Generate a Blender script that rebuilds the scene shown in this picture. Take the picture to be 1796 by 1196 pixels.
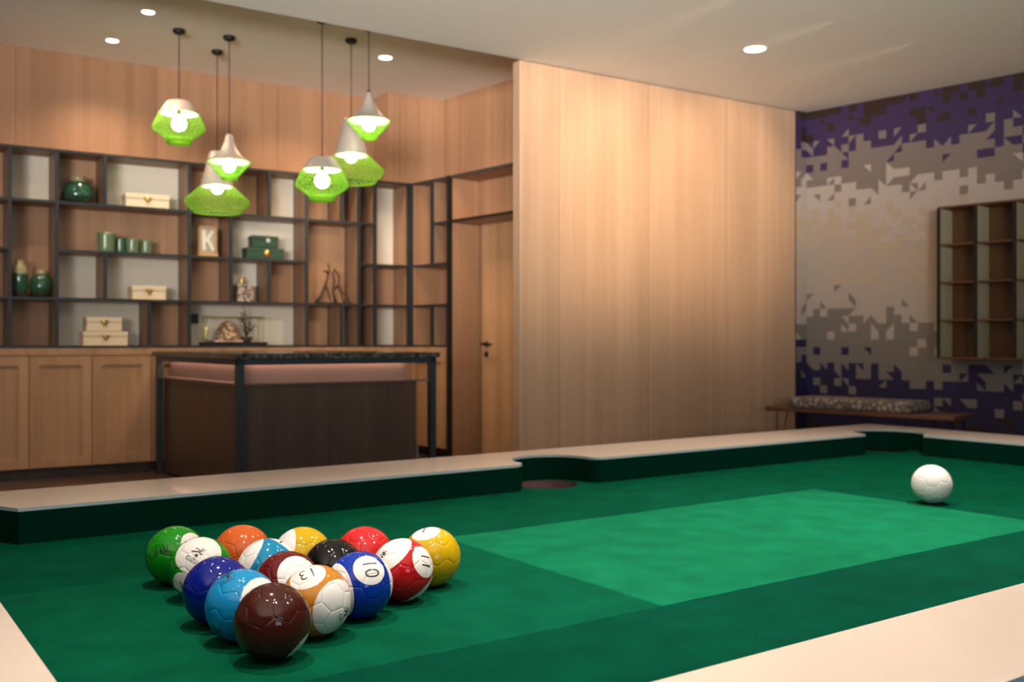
import bpy, bmesh, math, random
from mathutils import Vector, Matrix
random.seed(7)
S = bpy.context.scene
COL = S.collection
PI = math.pi
for o in list(bpy.data.objects): bpy.data.objects.remove(o)

# ------------------------------------------------------------------ camera
FPX = 1746.0
CAMH = 1.02
cd = bpy.data.cameras.new('camera'); cam = bpy.data.objects.new('camera', cd); COL.objects.link(cam)
cd.sensor_width = 36.0; cd.lens = 36.0 * FPX / 1796.0
cam.location = (0, 0, CAMH); cam.rotation_euler = (PI / 2, 0, 0)
cd.clip_start = .05; cd.clip_end = 60
cd.dof.use_dof = True; cd.dof.focus_distance = 2.72; cd.dof.aperture_fstop = 3.0
S.camera = cam

# ------------------------------------------------------------------ exposure, world
S.view_settings.view_transform = 'Standard'; S.view_settings.look = 'None'
S.view_settings.gamma = 1.0; S.view_settings.exposure = .45
S.view_settings.use_curve_mapping = False
W = bpy.data.worlds.new('world'); S.world = W; W.use_nodes = True
W.node_tree.nodes['Background'].inputs[0].default_value = (.86, .80, .74, 1)
W.node_tree.nodes['Background'].inputs[1].default_value = .10

WARM = (1.0, .76, .52)
def area(loc, target, sx, sy, power, color, spread=PI):
    l = bpy.data.lights.new('window_or_fill_light', 'AREA'); l.shape = 'RECTANGLE'; l.size = sx; l.size_y = sy
    l.energy = power; l.color = color; l.spread = spread
    o = bpy.data.objects.new('window_or_fill_light', l); COL.objects.link(o); o.location = loc
    o.rotation_euler = (Vector(target) - Vector(loc)).to_track_quat('-Z', 'Y').to_euler()
def spot(loc, power, target=None, angle=110, blend=.6, color=WARM, rad=.045):
    l = bpy.data.lights.new('downlight_beam', 'SPOT'); l.energy = power; l.color = color
    l.spot_size = math.radians(angle); l.spot_blend = blend; l.shadow_soft_size = rad
    o = bpy.data.objects.new('downlight_beam', l); COL.objects.link(o); o.location = loc
    t = Vector(target) if target else Vector((loc[0], loc[1], 0))
    o.rotation_euler = (t - Vector(loc)).to_track_quat('-Z', 'Y').to_euler()
def LW0(x, y, z): return (-.912 + .8352 * x - .5499 * y, 9.043 + .5499 * x + .8352 * y, z)
# daylight through the windows behind and to the right of the camera, then an added ceiling uplight
area((3.2, -3.6, 1.7), (1.0, 4.0, .6), 2.2, 1.8, 38, (.62, .86, 1.0))
area((-.6, -3.4, 1.9), (-.2, 4.6, 3.9), 5.0, 1.4, 155, (1.0, .94, .87), math.radians(44))  # made-up uplight to brighten the ceiling; the room has no such source
# recessed ceiling spots over the pool table
for x, y, p in ((-.80, 2.9, 200), (-.1, 1.7, 150), (.75, 3.8, 260), (1.6, 2.6, 200), (2.6, 4.8, 330), (1.2, 5.2, 130)):
    spot((x, y, 3.05), p, angle=76 if x < 1 else 100, blend=.75, color=(1, .86, .72))
# wall washers along the slatless wood partition and the mural
for s in (.35, 1.2, 2.05):
    spot((.058 + .8352 * s + .55 * 1.9, 7.26 + .5499 * s - .8352 * 1.9, 3.03), 85,
         (.058 + .8352 * s, 7.26 + .5499 * s, 2.25), angle=58, blend=.7, color=(1, .70, .42))
# bar area
for x, y, p in ((-3.5, 6.0, 58), (-1.55, 8.1, 60), (-.7, 7.9, 40), (-1.0, 6.2, 30)):
    spot((x, y, 3.2), p, angle=130, blend=.9, color=(1, .72, .46))

# ------------------------------------------------------------------ materials
MATS = {}
def mat(name, color=(.8, .8, .8), rough=.5, metal=0.0, coat=0.0, **kw):
    m = bpy.data.materials.new(name); m.use_nodes = True
    b = m.node_tree.nodes['Principled BSDF']
    b.inputs['Base Color'].default_value = (*color, 1); b.inputs['Roughness'].default_value = rough
    b.inputs['Metallic'].default_value = metal; b.inputs['Coat Weight'].default_value = coat
    if 'emit' in kw:
        b.inputs['Emission Color'].default_value = (*kw['emit'], 1); b.inputs['Emission Strength'].default_value = kw['power']
    if 'spec' in kw: b.inputs['Specular IOR Level'].default_value = kw['spec']
    if 'sheen' in kw: b.inputs['Sheen Weight'].default_value = kw['sheen']
    MATS[name] = m
    return m
def nd(m, t, **kw):
    n = m.node_tree.nodes.new(t)
    for k, v in kw.items(): setattr(n, k, v)
    return n
def lk(m, a, b): m.node_tree.links.new(a, b)
def bsdf(m): return m.node_tree.nodes['Principled BSDF']
def math_n(m, op, a, b=None, c=None):
    n = nd(m, 'ShaderNodeMath', operation=op)
    for i, v in enumerate((a, b, c)):
        if v is None: continue
        if isinstance(v, (int, float)): n.inputs[i].default_value = v
        else: lk(m, v, n.inputs[i])
    return n.outputs[0]
def mix_n(m, fac, a, b, blend='MIX'):
    n = nd(m, 'ShaderNodeMix', data_type='RGBA', blend_type=blend)
    for sock, v in ((n.inputs[0], fac), (n.inputs[6], a), (n.inputs[7], b)):
        if isinstance(v, (int, float)): sock.default_value = v
        elif isinstance(v, tuple): sock.default_value = (*v, 1)
        else: lk(m, v, sock)
    return n.outputs[2]
def noise_n(m, vec, scale=(1, 1, 1), s=1.0, detail=3):
    mp = nd(m, 'ShaderNodeMapping'); mp.inputs['Scale'].default_value = scale; lk(m, vec, mp.inputs[0])
    n = nd(m, 'ShaderNodeTexNoise'); n.inputs['Scale'].default_value = s; n.inputs['Detail'].default_value = detail
    lk(m, mp.outputs[0], n.inputs['Vector']); return n.outputs[0]
def ramp_n(m, fac, stops):
    n = nd(m, 'ShaderNodeValToRGB'); cr = n.color_ramp
    while len(cr.elements) < len(stops): cr.elements.new(.5)
    for e, (p, c) in zip(cr.elements, stops): e.position = p; e.color = (*c, 1)
    lk(m, fac, n.inputs[0]); return n.outputs[0]

def wood(name, light, dark, rough=.45, seam=None, axis='Z', planks=None):
    """straight-grained veneer: fine streaks along one axis, wider tonal bands, optional panel joints"""
    m = mat(name, light, rough)
    tc = nd(m, 'ShaderNodeTexCoord').outputs['Object']
    if axis == 'Z': fine, wide = (120, 120, 1.2), (9, 9, .12)
    elif axis == 'X': fine, wide = (1.2, 120, 120), (.12, 9, 9)
    else: fine, wide = (120, 1.2, 120), (9, .12, 9)
    a = noise_n(m, tc, fine, 1, 3); b = noise_n(m, tc, wide, 1, 2)
    f = math_n(m, 'ADD', math_n(m, 'MULTIPLY', a, .55), math_n(m, 'MULTIPLY', b, .75))
    col = ramp_n(m, f, [(.42, dark), (.80, light)])
    if seam:
        sep = nd(m, 'ShaderNodeSeparateXYZ'); lk(m, tc, sep.inputs[0])
        u = math_n(m, 'DIVIDE', math_n(m, 'ADD', sep.outputs[0], seam[1]), seam[0])
        fr = math_n(m, 'FRACT', u); line = math_n(m, 'LESS_THAN', fr, .004 / seam[0])
        cell = math_n(m, 'FLOOR', u); wn = nd(m, 'ShaderNodeTexWhiteNoise', noise_dimensions='1D'); lk(m, cell, wn.inputs['W'])
        v = math_n(m, 'MULTIPLY_ADD', wn.outputs[0], .16, .92)
        vv = nd(m, 'ShaderNodeCombineColor')
        for i in range(3): lk(m, v, vv.inputs[i])
        col = mix_n(m, 1.0, col, vv.outputs[0], 'MULTIPLY')
        col = mix_n(m, line, col, tuple(c * .45 for c in dark))
    lk(m, col, bsdf(m).inputs['Base Color'])
    return m

wood('wood_panel', (.42, .225, .125), (.31, .157, .083), .42, seam=(1.03, .12))
wood('wood_partition', (.50, .325, .215), (.40, .25, .158), .42, seam=(.875, -.35))
wood('wood_cabinet', (.50, .28, .145), (.35, .185, .09), .42)
wood('wood_shelf', (.33, .19, .115), (.22, .12, .07), .5)
wood('wood_dark', (.085, .05, .036), (.045, .026, .02), .4)
wood('wood_bench', (.12, .055, .032), (.07, .03, .018), .35, axis='X')
wood('wood_cubby', (.135, .052, .013), (.07, .027, .007), .5)
mat('cubby_side', (.50, .46, .30), .5)
mat('back_white', (.80, .73, .61), .6)
mat('metal_dark', (.028, .037, .044), .42, .3)
mat('metal_black', (.012, .012, .012), .45, .3)
mat('ceiling_paint', (.85, .81, .75), .9)
mat('wall_paint', (.42, .33, .25), .9)
mat('lamp_metal', (.40, .34, .30), .45, .2)
mat('lamp_inner', (.95, .95, .92), .6)
mat('bulb_glow', (1, 1, 1), .4, emit=(1, .93, .78), power=16)
mat('downlight_glow', (1, 1, 1), .4, emit=(1, .86, .66), power=9)
mat('downlight_trim', (.75, .72, .68), .5)
mat('led_glow', (1, 1, 1), .4, emit=(1, .60, .45), power=24)
mat('laminate', (.54, .45, .39), .22, coat=.3)
mat('laminate_edge', (.30, .38, .40), .4)
mat('blue_side', (.06, .20, .42), .5)
mat('gold', (.75, .52, .16), .3, 1.0)
mat('gold_green', (.55, .52, .18), .4, .6)
mat('lid_dark', (.03, .045, .03), .5)
mat('box_cream', (.80, .66, .47), .6)
mat('box_green', (.012, .06, .035), .35)
mat('emblem', (.55, .70, .60), .4)
mat('dark_cloth', (.05, .05, .06), .9)
mat('leaf', (.035, .07, .02), .6)
mat('stem', (.06, .035, .02), .7)
mat('driftwood', (.055, .035, .022), .7)
mat('cone_wood', (.72, .50, .30), .7)
mat('slab_pink', (.60, .42, .34), .6)
mat('letter_white', (.72, .68, .62), .5)
mat('photo_back', (.50, .42, .32), .5)
mat('frame_gold', (.62, .42, .20), .4, .4)
mat('ink', (.008, .008, .008), .45)
mat('pocket_cup', (.10, .045, .05), .7)
mat('handle_metal', (.05, .04, .035), .35, .8)
mat('switch_dark', (.02, .03, .04), .4)
mat('pink_panel', (.26, .18, .15), .35)
mat('ledge', (.14, .09, .075), .35)

# green celadon glaze, darker towards the foot
def glaze(name, top, mid, low, h):
    m = mat(name, mid, .12, coat=.5)
    tc = nd(m, 'ShaderNodeTexCoord').outputs['Object']
    sep = nd(m, 'ShaderNodeSeparateXYZ'); lk(m, tc, sep.inputs[0])
    z = math_n(m, 'DIVIDE', sep.outputs[2], h)
    z = math_n(m, 'ADD', z, math_n(m, 'MULTIPLY_ADD', noise_n(m, tc, (1, 1, 1), 18), .2, -.1))
    lk(m, ramp_n(m, z, [(.1, low), (.3, mid), (.80, mid), (.90, top)]), bsdf(m).inputs['Base Color'])
glaze('glaze_vase', (.30, .27, .14), (.016, .075, .045), (.008, .02, .014), .2)
glaze('glaze_round', (.30, .27, .14), (.02, .085, .05), (.01, .03, .02), .21)
mat('glaze_cup', (.13, .21, .11), .3, coat=.3)
mat('glaze_cup_dark', (.06, .13, .07), .3, coat=.3)

# floor boards
m = mat('floor_boards', (.07, .04, .03), .32)
tc = nd(m, 'ShaderNodeTexCoord').outputs['Object']
br = nd(m, 'ShaderNodeTexBrick'); br.inputs['Color1'].default_value = (.105, .062, .042, 1); br.inputs['Color2'].default_value = (.075, .042, .03, 1)
br.inputs['Mortar'].default_value = (.03, .018, .012, 1); br.inputs['Scale'].default_value = 1; br.inputs['Brick Width'].default_value = 1.4
br.inputs['Row Height'].default_value = .17; br.inputs['Mortar Size'].default_value = .003
lk(m, tc, br.inputs['Vector'])
g = noise_n(m, tc, (1.5, 60, 1), 1, 3)
lk(m, mix_n(m, g, br.outputs[0], (.04, .024, .018)), bsdf(m).inputs['Base Color'])

# stone counter top
m = mat('granite', (.05, .05, .05), .16)
tc = nd(m, 'ShaderNodeTexCoord').outputs['Object']
n1 = noise_n(m, tc, (1, 1, 1), 38, 6)
lk(m, ramp_n(m, n1, [(.40, (.018, .016, .015)), (.56, (.06, .055, .05)), (.70, (.15, .14, .13))]), bsdf(m).inputs['Base Color'])

# baize; x runs along the table, y across it; cloth is laid in widths whose nap lies differently
m = mat('baize', (.0, .25, .1), .95, spec=.02)
tc = nd(m, 'ShaderNodeTexCoord').outputs['Object']
sep = nd(m, 'ShaderNodeSeparateXYZ'); lk(m, tc, sep.inputs[0]); X_, Y_ = sep.outputs[0], sep.outputs[1]
wob = math_n(m, 'MULTIPLY_ADD', noise_n(m, tc, (1, 1, 1), 6), .02, -.01)
Yw = math_n(m, 'ADD', Y_, wob); Xw = math_n(m, 'ADD', X_, wob)
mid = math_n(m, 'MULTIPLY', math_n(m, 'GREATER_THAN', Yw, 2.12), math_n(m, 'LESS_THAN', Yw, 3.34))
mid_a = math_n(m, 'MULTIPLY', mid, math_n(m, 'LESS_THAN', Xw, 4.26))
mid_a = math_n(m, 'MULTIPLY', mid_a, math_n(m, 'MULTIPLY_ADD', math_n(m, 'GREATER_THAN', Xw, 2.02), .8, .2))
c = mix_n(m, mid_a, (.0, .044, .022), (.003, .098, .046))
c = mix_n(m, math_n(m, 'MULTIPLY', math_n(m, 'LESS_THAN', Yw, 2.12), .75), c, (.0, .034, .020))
def linep(v, p, w): return math_n(m, 'LESS_THAN', math_n(m, 'ABSOLUTE', math_n(m, 'SUBTRACT', v, p)), w)
c = mix_n(m, math_n(m, 'MULTIPLY', linep(Xw, 2.03, .003), .35), c, (0, .04, .02))
c = mix_n(m, math_n(m, 'MULTIPLY', linep(Yw, 3.34, .003), .3), c, (0, .04, .02))
fine = noise_n(m, tc, (1, 1, 1), 300, 6); broad = noise_n(m, tc, (1, 1, 1), 7, 8)
v = math_n(m, 'ADD', math_n(m, 'MULTIPLY_ADD', fine, 1.5, -.375), math_n(m, 'MULTIPLY_ADD', broad, .8, .22))
cc = nd(m, 'ShaderNodeCombineColor')
for i in range(3): lk(m, v, cc.inputs[i])
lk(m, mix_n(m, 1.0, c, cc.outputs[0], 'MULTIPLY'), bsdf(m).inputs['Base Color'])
bp = nd(m, 'ShaderNodeBump'); bp.inputs['Strength'].default_value = .35; bp.inputs['Distance'].default_value = .002
lk(m, fine, bp.inputs['Height']); lk(m, bp.outputs[0], bsdf(m).inputs['Normal'])
m = mat('cushion_cloth', (.0, .016, .010), .95, spec=.02)

# woven lamp mesh: thin and a little see-through to light
m = mat('lamp_mesh', (.30, .62, .03), .5)
tr = nd(m, 'ShaderNodeBsdfTranslucent'); tr.inputs[0].default_value = (.42, .80, .06, 1)
ad = nd(m, 'ShaderNodeMixShader'); ad.inputs[0].default_value = .38
lk(m, bsdf(m).outputs[0], ad.inputs[1]); lk(m, tr.outputs[0], ad.inputs[2])
lk(m, ad.outputs[0], m.node_tree.nodes['Material Output'].inputs[0])

# patterned jar and bench cushion
m = mat('jar_pattern', (.7, .6, .5), .4)
tc = nd(m, 'ShaderNodeTexCoord').outputs['Object']
vo = nd(m, 'ShaderNodeTexVoronoi'); vo.inputs['Scale'].default_value = 46; lk(m, tc, vo.inputs['Vector'])
lk(m, ramp_n(m, vo.outputs['Distance'], [(.35, (.72, .62, .52)), (.5, (.22, .14, .12))]), bsdf(m).inputs['Base Color'])
m = mat('cushion_pattern', (.3, .25, .2), .9)
tc = nd(m, 'ShaderNodeTexCoord').outputs['Object']
vo = nd(m, 'ShaderNodeTexVoronoi'); vo.inputs['Scale'].default_value = 30; lk(m, tc, vo.inputs['Vector'])
lk(m, ramp_n(m, vo.outputs['Distance'], [(.15, (.40, .33, .27)), (.6, (.10, .085, .08))]), bsdf(m).inputs['Base Color'])
m = mat('pinecone', (.7, .5, .3), .7)
tc = nd(m, 'ShaderNodeTexCoord').outputs['Object']
vo = nd(m, 'ShaderNodeTexVoronoi'); vo.inputs['Scale'].default_value = 42; lk(m, tc, vo.inputs['Vector'])
lk(m, ramp_n(m, vo.outputs['Distance'], [(.3, (.78, .56, .34)), (.55, (.20, .11, .06))]), bsdf(m).inputs['Base Color'])

# mural wallpaper inks
for n_, c_ in (('mural_brown', (.030, .014, .010)), ('mural_purple', (.040, .020, .085)), ('mural_mauve', (.205, .165, .150)),
               ('mural_light', (.45, .385, .345)), ('mural_beige', (.44, .35, .26)), ('mural_greige', (.41, .35, .305)),
               ('mural_grey', (.185, .165, .150)), ('mural_navy', (.014, .012, .060))):
    mat(n_, c_, .55)

# ------------------------------------------------------------------ mesh helpers
class MB:
    def __init__(s): s.v = []; s.f = []; s.mi = []; s.k = 0; s.smooth = []
    def add(s, vs, fs, sm=False, mi=None):
        b = len(s.v); s.v += [tuple(v) for v in vs]
        for f in fs: s.f.append(tuple(b + i for i in f)); s.mi.append(s.k if mi is None else mi); s.smooth.append(sm)
        return s
    def box(s, x0, x1, y0, y1, z0, z1):
        vs = [(x, y, z) for x in (x0, x1) for y in (y0, y1) for z in (z0, z1)]
        return s.add(vs, [(0, 1, 3, 2), (4, 6, 7, 5), (0, 4, 5, 1), (2, 3, 7, 6), (0, 2, 6, 4), (1, 5, 7, 3)])
    def lathe(s, prof, n=32, c=(0, 0, 0), sm=True, caps=True):
        vs = []; fs = []
        for r, z in prof:
            for i in range(n):
                a = 2 * PI * i / n; vs.append((c[0] + r * math.cos(a), c[1] + r * math.sin(a), c[2] + z))
        for j in range(len(prof) - 1):
            for i in range(n):
                fs.append((j * n + i, j * n + (i + 1) % n, (j + 1) * n + (i + 1) % n, (j + 1) * n + i))
        s.add(vs, fs, sm)
        if caps:
            b = len(s.v) - len(vs)
            if prof[0][0] > 1e-5: s.f.append(tuple(b + i for i in reversed(range(n)))); s.mi.append(s.k); s.smooth.append(False)
            if prof[-1][0] > 1e-5:
                q = b + (len(prof) - 1) * n
                s.f.append(tuple(q + i for i in range(n))); s.mi.append(s.k); s.smooth.append(False)
        return s
    def tube(s, path, r, n=8):
        pts = [Vector(p) for p in path]; rs = r if isinstance(r, (list, tuple)) else [r] * len(pts)
        vs = []; fs = []
        for i, p in enumerate(pts):
            d = (pts[min(i + 1, len(pts) - 1)] - pts[max(i - 1, 0)]).normalized()
            a = d.orthogonal().normalized() if abs(d.z) > .95 else d.cross(Vector((0, 0, 1))).normalized()
            b = d.cross(a)
            for k in range(n):
                t = 2 * PI * k / n; vs.append(p + (a * math.cos(t) + b * math.sin(t)) * rs[i])
        for j in range(len(pts) - 1):
            for k in range(n): fs.append((j * n + k, j * n + (k + 1) % n, (j + 1) * n + (k + 1) % n, (j + 1) * n + k))
        fs.append(tuple(reversed(range(n)))); fs.append(tuple((len(pts) - 1) * n + k for k in range(n)))
        return s.add(vs, fs, True)
    def mesh(s, name, mats):
        me = bpy.data.meshes.new(name); me.from_pydata(s.v, [], s.f)
        for m in (mats if isinstance(mats, (list, tuple)) else [mats]): me.materials.append(MATS[m])
        me.polygons.foreach_set('material_index', s.mi); me.polygons.foreach_set('use_smooth', s.smooth)
        bm = bmesh.new(); bm.from_mesh(me); bmesh.ops.recalc_face_normals(bm, faces=bm.faces); bm.to_mesh(me); bm.free()
        me.update(); return me
    def build(s, name, mats, parent=None, loc=(0, 0, 0), rz=0, bevel=0):
        o = bpy.data.objects.new(name, s.mesh(name, mats)); COL.objects.link(o)
        o.location = loc; o.rotation_euler = (0, 0, rz)
        if parent: o.parent = parent
        if bevel:
            b = o.modifiers.new('bevel', 'BEVEL'); b.width = bevel; b.segments = 2; b.limit_method = 'ANGLE'
        return o
def tag(o, label, cat, group=None, kind=None):
    o['label'] = label; o['category'] = cat
    if group: o['group'] = group
    if kind: o['kind'] = kind
    return o
def thing(name, loc, rz, label, cat, group=None):
    o = bpy.data.objects.new(name, None); COL.objects.link(o); o.empty_display_size = .05
    o.location = loc; o.rotation_euler = (0, 0, rz); return tag(o, label, cat, group)
def struct(o): o['kind'] = 'structure'; return o
def copy_tree(o, parent=None):
    c = o.copy(); COL.objects.link(c)
    if parent: c.parent = parent
    for ch in list(o.children): copy_tree(ch, c)
    return c
class Frame:
    """a wall: origin, x along it, y into it"""
    def __init__(s, o, d, into):
        L = math.hypot(*d); s.o = o; s.d = (d[0] / L, d[1] / L); s.a = math.atan2(s.d[1], s.d[0])
        n = (-s.d[1], s.d[0]); k = 1 if n[0] * into[0] + n[1] * into[1] > 0 else -1
        s.n = n; s.k = k
    def p(s, x, y=0, z=0): return (s.o[0] + s.d[0] * x + s.n[0] * y, s.o[1] + s.d[1] * x + s.n[1] * y, z)
LW = Frame((-.912, 9.043), (.8352, .5499), (-.55, .83))      # shelf wall; y>0 goes into the wall
RW = Frame((-.912, 9.043), (.651, -.759), (.759, .651))      # door wall; +y = (.759,.651)
PW = Frame((.058, 7.26), (.8352, .5499), (-.55, .83))        # wood partition
MW = Frame((2.647, 8.95), (.684, -.729), (.729, .684))       # mural wall; +y = (.729,.684)
TB = Frame((0, 0), (2492, 1746), (-.57, .82))                # pool table
ZL, ZH = 3.074, 3.252

# ------------------------------------------------------------------ the room
struct(MB().box(-9, 9, -6, 13, -.1, 0).build('floor', 'floor_boards'))
struct(MB().box(-12, 7.5, -13, 0, ZL, ZL + .3).build('ceiling', 'ceiling_paint', None, PW.p(0, 0), PW.a))
struct(MB().box(-12, 7.5, 0, 5, ZH, ZH + .15).build('ceiling', 'ceiling_paint', None, PW.p(0, 0), PW.a))
b = MB().box(0, 3.095, 0, .10, 0, ZL)
b.build('wall_partition', 'wood_partition', None, PW.p(0, 0), PW.a, bevel=.012); struct(bpy.data.objects['wall_partition'])
struct(MB().box(-6.5, -.23, .30, .42, 0, ZH).build('wall_left', 'wood_panel', None, LW.p(0, 0), LW.a))
# pilaster above the corner post
b = MB().box(-.235, .0, .0, .42, 2.45, ZH)
struct(b.build('trim_1', 'wood_panel', None, LW.p(0, 0), LW.a))
struct(MB().box(0.0, .36, -.0, .08, 2.45, ZH).build('trim_2', 'wood_panel', None, LW.p(0, 0), LW.a))
struct(MB().box(-.3, 1.52, .33, .43, 0, ZH).build('wall_back', 'wood_panel', None, RW.p(0, 0), RW.a))
struct(MB().box(-7, 9, -6.0, -5.85, 0, 1.0).build('wall_rear', 'wall_paint'))

# mural: one square module .068 m, printed bands with a ragged, pixelled edge
CELL = .068
BR, PU, MA, LI, BE, GR, GY, NA = range(8)
def pl(x, pts):
    for (x0, y0), (x1, y1) in zip(pts, pts[1:]):
        if x <= x1: return y0 + (y1 - y0) * max(0, (x - x0)) / (x1 - x0)
    return pts[-1][1]
def mural_rows(s):
    """heights (m) of the band edges at s metres from the corner"""
    return [pl(s, [(-.2, 3.0), (.6, 2.97), (1.2, 2.98), (1.85, 2.95), (5, 2.95)]),
            pl(s, [(-.1, 2.63), (.2, 2.70), (.5, 2.72), (.8, 2.66), (1.2, 2.66), (1.85, 2.64), (5, 2.66)]),
            pl(s, [(-.1, 2.38), (.5, 2.36), (.9, 2.34), (1.4, 2.29), (1.85, 2.22), (5, 2.25)]),
            pl(s, [(-.1, 2.10), (1, 2.05), (2, 2.0), (5, 2.0)]),
            pl(s, [(-.1, 1.72), (1, 1.66), (2, 1.66), (5, 1.6)]),
            pl(s, [(-.1, 1.19), (.2, 1.24), (.35, 1.30), (.55, 1.27), (.8, 1.16), (1.1, 1.10), (2, .95), (5, 1.0)]),
            pl(s, [(-.1, .84), (.25, .75), (.5, .78), (.8, .68), (1.1, .64), (1.4, .70), (1.85, .62), (5, .65)]),
            pl(s, [(-.1, .26), (1, .22), (2, .25), (5, .2)])]
rng = random.Random(21)
def mural_mesh(x0, x1):
    b = MB(); i0 = round(x0 / CELL); i1 = round(x1 / CELL); top = ZL
    n_rows = int(math.ceil(ZL / CELL))
    order = [BR, PU, MA, LI, BE, GR, GY, NA, BR]
    for i in range(i0, i1):
        s = (i + .5) * CELL; E = mural_rows(s)
        jag = [rng.choice((-1, 0, 0, 0, 1, 1, 2)) * CELL * .6 for _ in E]
        for j in range(n_rows):
            z1 = top - j * CELL; z0 = max(0, z1 - CELL); zm = z1 - CELL / 2
            def band(z, noise=True):
                k = 0
                while k < 8 and z < E[k] + (jag[k] if noise else 0): k += 1
                return order[k], k
            c, k = band(zm)
            near = min(range(8), key=lambda q: abs(zm - E[q])); dist = abs(zm - E[near]) / CELL
            alt = order[near] if k > near else order[near + 1]
            soft = near in (3, 4)
            r = rng.random()
            if soft:
                if dist < 4 and r < .33: c = alt
            elif .6 < dist < 3.0 and r < .13: c = alt
            c2 = c
            if dist < 3.0 and rng.random() < (.14 if not soft else .1): c2 = alt if c != alt else band(zm)[0]
            xa, xb = i * CELL, (i + 1) * CELL
            P = [(xa, 0, z0), (xb, 0, z0), (xb, 0, z1), (xa, 0, z1)]
            if c2 == c: b.add(P, [(0, 1, 2, 3)], mi=c)
            elif rng.random() < .5:
                if rng.random() < .5: c, c2 = c2, c
                b.add(P, [(0, 1, 2)], mi=c); b.add(P, [(0, 2, 3)], mi=c2)
            else:
                if rng.random() < .5: c, c2 = c2, c
                b.add(P, [(0, 1, 3)], mi=c); b.add(P, [(1, 2, 3)], mi=c2)
    b.k = 0
    b.box(i0 * CELL, i1 * CELL, .001, .10, 0, ZL)
    return b
inks = ['mural_brown', 'mural_purple', 'mural_mauve', 'mural_light', 'mural_beige', 'mural_greige', 'mural_grey', 'mural_navy']
struct(mural_mesh(0, 4.3).build('wall_right', inks, None, MW.p(0, 0), MW.a))
struct(mural_mesh(-.136, 0).build('trim_3', inks, None, (2.647, 8.95, 0), PW.a))

# ------------------------------------------------------------------ ceiling fittings
def downlight(px, py, z, r, label, power):
    t = thing('downlight', (px, py, z), 0, label, 'light', 'recessed ceiling downlights')
    MB().lathe([(r * 1.0, -.001), (r * 1.16, -.004), (r * 1.2, 0.004), (r * 1.0, .004)], 32, caps=False).build('trim_ring', 'downlight_trim', t)
    MB().lathe([(r, -.003), (r * .96, -.0045), (0.0, -.0055)], 32).build('lens', 'downlight_glow', t)
    spot((px, py, z - .02), power, angle=125, blend=.8, rad=r * .8)
def ceil_at(u, v, z):
    Y = (z - CAMH) * FPX / (598 - v); return (u - 898) / FPX * Y, Y
for u, v, z, r, l, p in ((1324, 86, ZL, .072, 'round recessed downlight alone in the lower ceiling, right of the wood partition', 30),
                         (676, 101, ZH, .050, 'round recessed downlight in the raised ceiling right of the green pendants', 30),
                         (260, 21, ZH, .040, 'round recessed downlight at top left, nearer the camera of the left pair', 30),
                         (197, 71, ZH, .042, 'round recessed downlight at top left, nearer the wood wall of the left pair', 45)):
    downlight(*ceil_at(u, v, z), z, r, l, p)

# ------------------------------------------------------------------ pendant lamps
def lattice(prof, n, step, r_wire):
    """diamond mesh over a turned profile"""
    pts = []; L = 0; seg = [0]
    for a, c in zip(prof, prof[1:]): L += math.hypot(c[0] - a[0], c[1] - a[1]); seg.append(L)
    m_ = max(3, int(L / step)); b = MB(); vs = []; fs = []
    for j in range(m_ + 1):
        t = L * j / m_; k = max(i for i in range(len(seg)) if seg[i] <= t + 1e-9); k = min(k, len(prof) - 2)
        w = (t - seg[k]) / (seg[k + 1] - seg[k]); r = prof[k][0] * (1 - w) + prof[k + 1][0] * w; z = prof[k][1] * (1 - w) + prof[k + 1][1] * w
        for i in range(n):
            a = 2 * PI * (i + (.5 if j % 2 else 0)) / n; vs.append((r * math.cos(a), r * math.sin(a), z))
    for j in range(m_):
        for i in range(n):
            a = j * n + i; a2 = j * n + (i + 1) % n; c = (j + 1) * n + i; c2 = (j + 1) * n + (i + 1) % n
            if j % 2 == 0: fs += [(a, a2, c), (a2, c2, c)]
            else: fs += [(a, c2, c), (a, a2, c2)]
    return b.add(vs, fs, True)
SHAPES = {  # radii and heights in metres relative to the lower rim of the metal cap
    'wide': dict(cap=[(.012, .094), (.075, .086), (.088, .076), (.137, 0)], mesh=[(.137, 0), (.189, -.112), (.093, -.180)],
                 ring=[(.090, -.180), (.091, -.215)], bulb=-.075, br=.052),
    'bell': dict(cap=[(.012, .205), (.024, .195), (.034, .150), (.060, .085), (.105, .032), (.158, 0)], mesh=[(.158, 0), (.058, -.112)],
                 ring=[(.058, -.112), (.056, -.132)], bulb=-.03, br=.045),
    'flat': dict(cap=[(.012, .275), (.050, .268), (.060, .255), (.122, 0)], mesh=[(.122, 0), (.247, -.115), (.240, -.135), (.185, -.195)],
                 ring=[(.186, -.195), (.183, -.203)], bulb=-.012, br=.045)}
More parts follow.
